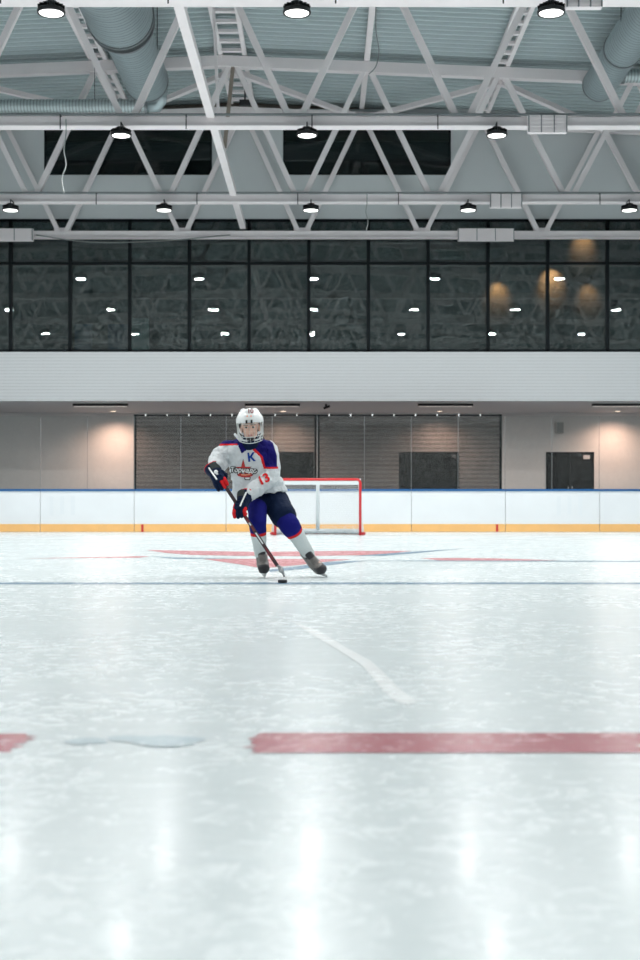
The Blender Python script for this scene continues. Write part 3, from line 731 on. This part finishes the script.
# body: one skin, mostly under the kit
b = MB()
b.ell(H(0, .015, .035), (.077, .095, .09), Rh); b.ell(H(0, -.010, -.045), (.060, .072, .065), Rh); b.ell(H(0, -.040, -.085), (.030, .035, .028), Rh)
b.ell(H(0, -.055, -.02), (.058, .035, .05), Rh)
b.caps(H(0, -.082, .010), H(0, -.100, -.022), .008, .012); b.ell(H(0, -.098, -.026), (.018, .013, .010), Rh)      # nose
for s in (-1, 1):
    b.ell(H(s*.078, .01, -.01), (.012, .022, .032), Rh); b.ell(H(s*.036, -.066, -.030), (.024, .02, .022), Rh)      # ears, cheeks
    b.caps(H(s*.014, -.082, .027), H(s*.046, -.074, .027), .009, .008)                                              # brow ridge
b.caps(H(-.016, -.084, -.057), H(.016, -.084, -.057), .008, .008); b.caps(H(-.012, -.082, -.067), H(.012, -.082, -.067), .008, .008)
nb = P(249, 450, 11.68); b.caps(H(0, .02, -.06), nb, .05, .06)
b.loft([(P(248, 445, 11.7), (.10, 0, 0), (0, .06, 0)), (P(248, 451, 11.72), (.17, 0, 0), (0, .085, 0)), (P(252, 466, 11.76), (.145, 0, 0), (0, .10, 0)), (P(258, 482, 11.8), (.125, 0, 0), (0, .09, 0)), (P(263, 496, 11.84), (.14, 0, 0), (0, .10, 0)), (P(264, 503, 11.84), (.12, 0, 0), (0, .09, 0))])
LS, LE, LW = P(224, 451, 11.74), P(214, 464, 11.72), P(216, 474, 11.50)
RS, RE, RW = P(270, 452, 11.74), P(271, 478, 11.66), P(246, 496, 11.44)
for s_, e_, w_, tip in ((LS, LE, LW, P(222, 482, 11.42)), (RS, RE, RW, P(241, 508, 11.38))):
    b.caps(s_, e_, .052, .042); b.caps(e_, w_, .04, .028); b.ell(w_.lerp(tip, .5), (.036, .022, .045))
    for k in range(4):
        o_ = Vector((.018*(k-1.5), -.012, 0)); b.caps(w_.lerp(tip, .7)+o_, tip+o_+Vector((0, .0, -.018+.004*abs(k-1.5))), .009, .008)
    b.caps(w_.lerp(tip, .4)+Vector((.03, -.01, 0)), w_.lerp(tip, .8)+Vector((.038, -.035, -.01)), .011, .009)
LH, LK, LA = P(257, 500, 11.82), P(257, 524, 11.52), P(261, 553, 11.72)
RH, RK, RA = P(273, 500, 11.82), P(288, 525, 11.54), P(308.5, 554, 11.80)
for h_, k_, a_, fd in ((LH, LK, LA, Vector((.035, -.11, -.11))), (RH, RK, RA, Vector((.12, -.10, -.10)))):
    b.caps(h_, k_, .078, .052); b.caps(k_, a_, .05, .026); b.caps(a_-Vector((0, 0, .04)), a_+fd*.85, .020, .018)
EYE = []
def skinfn(c):
    l = Rh.inverted()@(c-hd)
    if l.y > -.03: 
        return 0
    if abs(l.x) < .017 and -.070 < l.z < -.056: return 1
    for s in (-1, 1):
        ex, ez = l.x-s*.030, l.z-.006
        if (ex/.015)**2+(ez/.0075)**2 < 1: return 2 if abs(ex) < .0085 else 3
        if abs(l.x-s*.032) < .020 and .022 < l.z < .029: return 4
    return 0
body = bake(b, .0045, 'body', [M['skin'], M['lip'], M['eye'], M['eyew'], M['brow']], skinfn, ply, 1)
# hair under the helmet at nape and temples
hb = MB(); hb.ell(H(0, .045, -.01), (.078, .06, .085), Rh); hb.ell(H(0, .03, .05), (.082, .09, .08), Rh)
part(hb, 'hair', M['hair'], True)

# jersey
j = MB()
j.loft([(P(249, 440.5, 11.68), (.062, 0, -.0), (0, .065, 0)), (P(248.5, 443, 11.70), (.115, 0, -.012), (0, .085, 0)), (P(247.5, 447, 11.72), (.185, 0, -.015), (0, .115, 0)), (P(248.5, 454, 11.73), (.205, 0, -.015), (0, .135, 0)),
        (P(252, 465, 11.75), (.205, 0, -.005), (0, .145, 0)), (P(256, 480, 11.78), (.210, 0, .01), (0, .15, 0)), (P(259, 490, 11.80), (.235, 0, .025), (0, .17, 0)), (P(260, 494.5, 11.80), (.243, 0, .035), (0, .178, 0))], 32, .9)
j.caps(P(226, 447.5, 11.73), P(250, 445, 11.72), .058, .06); j.caps(P(268, 448.5, 11.73), P(250, 445, 11.72), .072, .06)
j.caps(P(226, 450, 11.73), P(217.5, 460, 11.70), .082, .078); j.caps(P(217.5, 459, 11.70), P(216, 467.5, 11.55), .078, .070); j.ell(P(221, 465, 11.68), (.06, .07, .055))
j.caps(P(269.5, 452, 11.74), P(271.5, 476, 11.66), .086, .076); j.caps(P(271, 477, 11.66), P(248.5, 494, 11.47), .080, .062); j.ell(P(274, 482, 11.74), (.08, .09, .06))
YL = [(215, 441.5), (219, 435), (238, 430), (243, 441), (238, 443.6), (219, 443.8)]
YLr = [(213, 443.6), (219, 443.6), (238, 443.2), (238, 445.2), (219, 445.8), (213, 447)]
VC = [(236, 441), (246, 438), (255, 441), (252.5, 446), (247, 450), (241.5, 453.5), (238.3, 446)]
YR = [(250, 444), (256, 436), (264, 436), (273, 443), (277, 456), (277, 467), (265.5, 467), (262.5, 456), (254, 447.5)]
YRr = [(248, 446), (254, 447.2), (262.5, 456), (265.5, 466.6), (278, 466.6), (278, 469), (263.6, 469), (260.2, 457), (251, 448.6)]
def jfn(c):
    x, y = px_of(c)
    if c.y > 11.76:
        return 1 if y < 452 and x < 276 else 0
    if inpoly(x, y, VC) or inpoly(x, y, YL) or inpoly(x, y, YR): return 1
    if inpoly(x, y, YLr) or inpoly(x, y, YRr): return 2
    if (x-214.6)**2+(y-446.5)**2 < 3: return 2
    return 0
jersey = bake(j, .005, 'jersey', [M['jw'], M['jb'], M['jr']], jfn, ply, 2, (.08, .05))
jersey['label'] = 'white jersey with blue shoulders and red trim'
bvh = BVHTree.FromPolygons([v.co.copy() for v in jersey.data.vertices], [tuple(p.vertices) for p in jersey.data.polygons])
cl = MB(); cl.caps(P(235, 434.5, 11.66), P(240.5, 441, 11.60), .012, .011)
o = part(cl, 'collar', M['jw'], True)

ng = MB(); ng.caps(H(0, .02, -.085), P(249.5, 446, 11.66), .066, .078)
part(ng, 'neck_guard', M['navy'], True)
def text_tris(txt, size, weight=0.0):
    cu = bpy.data.curves.new('t', 'FONT'); cu.body = txt; cu.size = size; cu.align_x = 'CENTER'; cu.align_y = 'CENTER'; cu.offset = weight
    o = bpy.data.objects.new('t', cu); COL.objects.link(o); dg = bpy.context.evaluated_depsgraph_get(); dg.update()
    me = bpy.data.meshes.new_from_object(o.evaluated_get(dg)); me.calc_loop_triangles()
    r = ([tuple(v.co[:2]) for v in me.vertices], [tuple(t.vertices) for t in me.loop_triangles]); bpy.data.objects.remove(o); return r
def sub(vs, fs, mx):
    vs = list(vs); fs = list(fs)
    for _ in range(6):
        cache = {}; out = []; ch = False
        def mid(a, b):
            k = (min(a, b), max(a, b))
            if k not in cache: vs.append(((vs[a][0]+vs[b][0])/2, (vs[a][1]+vs[b][1])/2)); cache[k] = len(vs)-1
            return cache[k]
        long_ = lambda a, b: math.hypot(vs[a][0]-vs[b][0], vs[a][1]-vs[b][1]) > mx
        need = any(long_(f[i], f[(i+1) % 3]) for f in fs for i in range(3))
        if not need or len(fs) > 4000: break
        for a, b_, c in fs:
            ab, bc, ca = mid(a, b_), mid(b_, c), mid(c, a); out += [(a, ab, ca), (ab, b_, bc), (ca, bc, c), (ab, bc, ca)]
        fs = out
    return vs, fs
def decal(vs, fs, c, rot, tree, m, name, parent, off, shear=0, y0=11.0):
    """lay a flat print on a garment: c = centre pixel at the player's distance, metres"""
    vs, fs = sub(vs, fs, .012); C0 = P(c[0], c[1], 11.62); ca, sa = math.cos(rot), math.sin(rot); out = []
    for x, y in vs:
        x += shear*y; p = Vector((C0.x+x*ca-y*sa, y0, C0.z+x*sa+y*ca)); h = tree.ray_cast(p, Vector((0, 1, 0)), 2)
        yy = h[0].y if h[0] else 11.62; out.append((p.x, yy-off, p.z))
    # drop stray points over an edge
    md = sorted(q[1] for q in out)[len(out)//2]
    out = [(x, min(max(y, md-.08), md+.06), z) for x, y, z in out]
    mb = MB(); mb.add(out, fs); o = mb.build(name, m); o.parent = parent; o.matrix_parent_inverse = parent.matrix_world.inverted(); return o
px = U
def shape(pts):  # polygon in px relative, y down -> triangles fan by ear clipping
    from mathutils.geometry import tessellate_polygon
    v = [(a*px, -b_*px) for a, b_ in pts]; t = tessellate_polygon([[Vector((a, b_, 0)) for a, b_ in v]]); return v, [tuple(x) for x in t]
# chest logo: red star, lettering, scroll below
st = []
for k in range(10):
    a = math.radians(90+36*k); r = 8.4 if k % 2 == 0 else 3.3
    if k == 0: r = 10.5
    st.append((r*math.cos(a)*.95, -r*math.sin(a)*.9))
decal(*shape([(x*1.13, y*1.13) for x, y in st]), (243.3, 469.5), .0, bvh, M['black'], 'logo_outline', jersey, .003)
decal(*shape(st), (243.3, 469.3), .0, bvh, M['logor'], 'logo_star', jersey, .0045)
v, f = text_tris('Торнадо', .056, .009); decal(v, f, (243.5, 470.6), math.radians(-3), bvh, M['black'], 'logo_lettering_edge', jersey, .006, .15)
v, f = text_tris('Торнадо', .056, .0014); decal(v, f, (243.5, 470.5), math.radians(-3), bvh, M['whitep'], 'logo_lettering', jersey, .0075, .15)
decal(*shape([(-7.5, -1.5), (0, -1), (8, -1.8), (8, .8), (4, 2.2), (-2, 2.3), (-7, .8)]), (244.5, 475.0), 0, bvh, M['logor'], 'logo_scroll', jersey, .006)
decal(*shape([(-4.5, -.5), (0, -.3), (5, -.8), (5, .2), (0, .7), (-4.5, .5)]), (245.5, 474.8), 0, bvh, M['logoo'], 'logo_scroll_line', jersey, .0075)
decal(*shape([(-3.2, -1.6), (3.6, -1.8), (3.2, 1.6), (-2.4, 1.4)]), (247, 478.6), 0, bvh, M['black'], 'logo_badge_edge', jersey, .005)
decal(*shape([(-2.2, -.9), (2.8, -1.1), (2.4, .8), (-1.6, .7)]), (247, 478.5), 0, bvh, M['whitep'], 'logo_badge', jersey, .0065)
v, f = text_tris('К', .098, .004); decal(v, f, (251.3, 457.8), math.radians(6), bvh, M['bluel'], 'captain_letter', jersey, .004)
v, f = text_tris('13', .108, .004); decal(v, f, (264.2, 479.6), math.radians(28), bvh, M['jr'], 'sleeve_number', jersey, .010)

# pants
p_ = MB()
p_.loft([(P(262, 489, 11.82), (.165, 0, 0), (0, .13, 0)), (P(265, 497, 11.82), (.175, 0, 0), (0, .135, 0)), (P(266, 503, 11.82), (.16, 0, -.02), (0, .13, 0))])
p_.caps(P(274, 500, 11.80), P(283.5, 516, 11.60), .125, .112); p_.caps(P(258.5, 500, 11.80), P(257.5, 509, 11.64), .105, .088)
bake(p_, .007, 'pants', [M['navy']], None, ply, 2, (.12, .02))['label'] = 'dark navy padded hockey pants'
# socks
def sock(K0, K1, B, A, r0, r1, r2, r3, t1, t2, name):
    m = MB(); m.caps(K0, K1, r0, r1); m.caps(K1, B, r1, r2); m.caps(B, A, r2, r3)
    ax = (A-K0).normalized(); L0 = (A-K0).length
    def fn(c):
        t = (c-K0).dot(ax)/L0
        return 0 if t < t1 else (1 if t < t2 else 2)
    return bake(m, .006, name, [M['royal'], M['jr'], M['sockw']], fn, ply, 2, (.07, .008))
sock(P(257.5, 508, 11.62), P(257.3, 522, 11.50), P(258.5, 534, 11.58), P(260.5, 553, 11.72), .082, .080, .070, .056, .455, .53, 'sock')['label'] = 'white sock with blue knee and red band, upright leg'
sock(P(284, 517, 11.60), P(290, 526, 11.52), P(297, 536, 11.62), P(308.5, 554, 11.80), .090, .092, .072, .056, .25, .325, 'sock')['label'] = 'white sock with blue knee and red band, outstretched leg'

# skates
def skate(A, fwd, up, lb):
    """A = ankle centre; fwd, up = directions of the foot"""
    fwd = Vector(fwd).normalized(); up = Vector(up); up = (up-fwd*up.dot(fwd)).normalized(); sd = fwd.cross(up)
    def q(f, s, u): return A+fwd*f+sd*s+up*u
    m = MB()
    m.loft([(q(-.015, 0, .055), sd*.052, fwd*.070), (q(-.01, 0, .0), sd*.050, fwd*.068), (q(.005, 0, -.055), sd*.052, fwd*.092), (q(.03, 0, -.10), sd*.052, fwd*.120), (q(.045, 0, -.145), sd*.044, fwd*.135), (q(.045, 0, -.165), sd*.040, fwd*.130)], 24)
    m.caps(q(.03, 0, -.09), q(.12, 0, -.118), .056, .050); m.ell(q(.14, 0, -.122), (.052, .055, .046)); m.caps(q(.055, 0, .06), q(.085, 0, -.06), .034, .036)
    sole = -.168
    def fn(c):
        l = c-A; f, u = l.dot(fwd), l.dot(up)
        if f > .105 and u < -.088: return 1
        if f > .03 and u > -.004: return 1
        return 0
    boot = bake(m, .005, 'skate', [M['boot'], M['rubber']], fn, ply, 2); boot['label'] = lb
    bo = lambda mb, nm, mt, sm=False: (lambda o: (setattr(o, 'parent', boot), setattr(o, 'matrix_parent_inverse', boot.matrix_world.inverted()), o)[2])(mb.build(nm, mt, None, sm))
    hld = MB()
    hld.loft([(q(.105, 0, sole+.012), sd*.036, fwd*.055), (q(.11, 0, sole-.014), sd*.016, fwd*.035), (q(.12, 0, sole-.026), sd*.010, fwd*.055)], 16)
    hld.loft([(q(-.05, 0, sole+.012), sd*.032, fwd*.042), (q(-.05, 0, sole-.014), sd*.016, fwd*.028), (q(-.05, 0, sole-.026), sd*.010, fwd*.045)], 16)
    hld.beam(q(-.09, 0, sole-.027), q(.17, 0, sole-.027), .014, .012, up)
    bo(hld, 'blade_holder', M['whitep'], True)
    bl_ = MB(); bl_.beam(q(-.10, 0, sole-.037), q(.175, 0, sole-.037), .006, .016, up); bo(bl_, 'blade', M['steel'])
    lc = MB()
    for k in range(6):
        u_ = .0-.018*k; f_ = .055+.012*k
        lc.tube([q(f_+.012, -.028, u_-.01), q(f_+.022, 0, u_), q(f_+.012, .028, u_-.01)], .004, 6)
    bo(lc, 'laces', M['paper'], True)
skate(P(261.3, 553.5, 11.74), (.10, -1, -.02), (-.12, 0, 1), 'grey and black ice skate, toe to the camera')
skate(P(308.5, 556.3, 11.80), (.30, -.93, -.06), (-.60, -.05, .80), 'grey and black ice skate on its edge, leg stretched out')

# gloves
def glove(W0, K, T, side, name_lb, across, tm='jr', red=(0, 3)):
    """W0 wrist, K knuckles, T where the shaft passes; across = direction over the knuckles"""
    ac = Vector(across).normalized(); d = (K-W0).normalized(); bk = d.cross(ac).normalized()
    if bk.y > 0: bk = -bk     # back of the hand faces the camera
    m = MB()
    m.loft([(W0-d*.055, ac*.078, bk*.070), (W0-d*.01, ac*.068, bk*.058), (W0+d*.03, ac*.058, bk*.045), (K-d*.01, ac*.060, bk*.042), (K+d*.012, ac*.052, bk*.034)], 24, .85)
    g = bake(m, .005, 'glove', [M['navy'], M['olive'], M['jr']], lambda c: 2 if (c-W0).dot(d) < -.045 else (1 if (c-W0).dot(d) < .022 and (c-W0).dot(ac)*side > -.01 and (c-W0).dot(bk) > .02 else 0), ply, 2)
    g['label'] = name_lb
    gp_ = lambda mb, nm, mt, sm=True: (lambda o: (setattr(o, 'parent', g), setattr(o, 'matrix_parent_inverse', g.matrix_world.inverted()), o)[2])(mb.build(nm, mt, None, sm))
    for k in range(4):
        off = ac*((k-1.5)*.030); ln = (1.0, 1.1, 1.05, .85)[k]
        a = K+off+bk*.008; b1 = a+(d*.030-bk*.012)*ln; b2 = b1+(-bk*.036+d*.006)*ln; b3 = b2+(-bk*.012-d*.026)*ln
        f = MB(); f.caps(a, b1, .0175, .0165); f.caps(b1, b2, .0165, .015); f.caps(b2, b3, .015, .013)
        gp_(f, 'finger', M['jr'] if k in red else M['navy'])
    t = MB(); a = W0.lerp(K, .35)+ac*side*.055; b1 = a+d*.03-bk*.025+ac*side*.012; b2 = b1-bk*.03+d*.014-ac*side*.02
    t.caps(a, b1, .021, .019); t.caps(b1, b2, .019, .016); gp_(t, 'thumb', M[tm])
    # rolls on the back of the hand
    r = MB()
    for k in range(3):
        c = W0.lerp(K, .35+.24*k)+bk*.038; r.caps(c-ac*.032, c+ac*.032, .014, .014)
    gp_(r, 'knuckle_roll', M['navy'])
    s = MB(); s.caps(W0+bk*.060-ac*side*.025+d*.0, K+bk*.046-ac*side*.012, .0075, .0075); gp_(s, 'stripe', M['whitep'])
    return g
ST = P(220.5, 479, 11.40); SB = P(277.5, 566, 11.36)
glove(P(214.5, 471.5, 11.50), P(220, 482, 11.37), ST, 1, 'navy glove with red cuff at the top of the stick', (.8, 0, .45), 'navy', (2, 3))
glove(P(244.5, 498.5, 11.44), P(240, 510, 11.32), ST, -1, 'navy glove with red cuff halfway down the stick', (.9, -.1, .1))

# helmet and cage
hm = MB()
hm.ell(H(0, .012, .055), (.120, .140, .108), Rh, 28, 18)
for s in (-1, 1): hm.caps(H(s*.075, .03, .07), H(s*.05, .01, .14), .045, .03)
hm.caps(H(0, .05, .12), H(0, -.05, .13), .045, .04); hm.ell(H(0, .06, .0), (.112, .10, .085), Rh)
def hcut(c): return 0
hel = bake(hm, .006, 'helmet', [M['whitep']], None, ply, 2)
# cut the face opening by removing shell faces in front below the brow
import bmesh
bm = bmesh.new(); bm.from_mesh(hel.data); Ri = Rh.inverted()
kill = []
for f in bm.faces:
    l = Ri@(f.calc_center_median()-hd)
    if (l.z < .046 and l.y < .005) or l.z < -.075: kill.append(f)
bmesh.ops.delete(bm, geom=kill, context='FACES'); bm.to_mesh(hel.data); bm.free(); hel['label'] = 'white helmet with dark red digits'
sm = hel.modifiers.new('thick', 'SOLIDIFY'); sm.thickness = .010; sm.offset = -1
hbv = BVHTree.FromPolygons([v.co.copy() for v in hel.data.vertices], [tuple(p.vertices) for p in hel.data.polygons])
v, f = text_tris('10', .052, .002); decal(v, f, (251.3, 412.6), math.radians(4), hbv, M['maroon'], 'helmet_number', hel, .004)
for k, (dx, w_) in enumerate(((-4.2, 1.2), (-2.2, 1.3), (-.2, 1.0), (1.6, 1.4), (3.6, 1.2))):
    decal(*shape([(-w_/2, -.8), (w_/2, -.8), (w_/2, .7), (-w_/2, .7)]), (250.5+dx, 417.6), 0, hbv, M['logoo'] if k % 2 else M['pad'], 'helmet_print', hel, .003)
hp = lambda mb, nm, mt, sm_=True: (lambda o: (setattr(o, 'parent', hel), setattr(o, 'matrix_parent_inverse', hel.matrix_world.inverted()), o)[2])(mb.build(nm, mt, None, sm_))
vt = MB()
for s in (-1, 1):
    vt.box(*(lambda c: (c.x-.008, c.x+.008, c.y-.012, c.y+.012, c.z-.014, c.z+.014))(H(s*.022, -.126, .056)))
hp(vt, 'cage_clip', M['black'], False)
cg = MB()
def cpt(a, z):      # point on the cage surface; a = angle from straight ahead
    k = 1-.25*max(0, (-.06-z)/.10)
    return H(.112*k*math.sin(a), -.125*k*math.cos(a)*(1.0)-.02+(.03 if z < -.10 else 0)*abs(1), z)
for z, r_ in ((.034, .0020), (-.078, .0030), (-.105, .0034), (-.132, .0042)):
    cg.tube([cpt(math.radians(t), z+.018*abs(math.sin(math.radians(t)))**2) for t in range(-80, 81, 10)], r_, 6)
for t in (-80, -58, -38, -20, 0, 20, 38, 58, 80):
    zz0 = .034
    cg.tube([cpt(math.radians(t), zz0-.166*k/8+.018*math.sin(math.radians(t))**2) for k in range(9)], .0012 if abs(t) < 50 else .0036, 6)
hp(cg, 'face_cage', M['wire'])
cp = MB(); cp.ell(H(0, -.075, -.098), (.042, .035, .018), Rh); hp(cp, 'chin_cup', M['black'])
sp = MB()
for s in (-1, 1): sp.tube([H(s*.108, -.01, .03), H(s*.105, -.03, -.04), H(s*.075, -.06, -.10), H(s*.03, -.07, -.112)], .008, 8)
hp(sp, 'chin_strap', M['whitep'])

# stick and puck
def stick():
    e = empty('hockey_stick', tuple(SB)); bpy.context.view_layer.update(); pp = mk(e)
    tag(e, 'dark hockey stick with white and maroon print held by the player', 'hockey stick')
    d = (SB-ST).normalized(); T = ST-d*.05
    m = MB(); m.beam(T, SB, .030, .021, (0, 1, 0)); pp(m, 'shaft', M['stick'])
    m = MB()
    for a, b_ in ((.34, .44), (.53, .56), (.64, .76)): m.beam(T.lerp(SB, a), T.lerp(SB, b_), .012, .0245, (0, 1, 0))
    pp(m, 'shaft_print', M['whitep'])
    m = MB()
    for a, b_ in ((.47, .53), (.56, .62), (.80, .93)): m.beam(T.lerp(SB, a), T.lerp(SB, b_), .014, .0245, (0, 1, 0))
    pp(m, 'maroon_print', M['maroon'])
    m = MB(); m.caps(T-d*.02, T+d*.06, .02, .018); pp(m, 'grip_knob', M['whitep'], True)
    heel = SB+d*.02; toe = P(282.6, 573, 11.08); vs = []
    n = 10
    for k in range(n+1):
        t = k/n; c = heel.lerp(toe, t)+Vector((.018*math.sin(t*math.pi), 0, 0)); hh = (.030+.006*t)*(1 if t < .85 else 1-.5*((t-.85)/.15)**2)
        zc = c.z
        for sx, sz in ((-1, -1), (1, -1), (1, 1), (-1, 1)): vs.append((c.x+sx*.008+sz*-.010, c.y, zc+sz*hh-.004))
    fs = [(4*i+a, 4*i+(a+1) % 4, 4*i+4+(a+1) % 4, 4*i+4+a) for i in range(n) for a in range(4)]+[(3, 2, 1, 0), (4*n, 4*n+1, 4*n+2, 4*n+3)]
    m = MB(); m.add(vs, fs); pp(m, 'blade', M['blade'])
stick()
pk = MB().lathe([(.034, 0), (.038, .003), (.038, .0224), (.034, .0254)], n=28)
tag(pk.build('hockey_puck', M['rubber'], None, False, (P(282.5, 583, 10.85).x, 10.85, .002)), 'black rubber puck on the ice in front of the stick blade', 'puck')
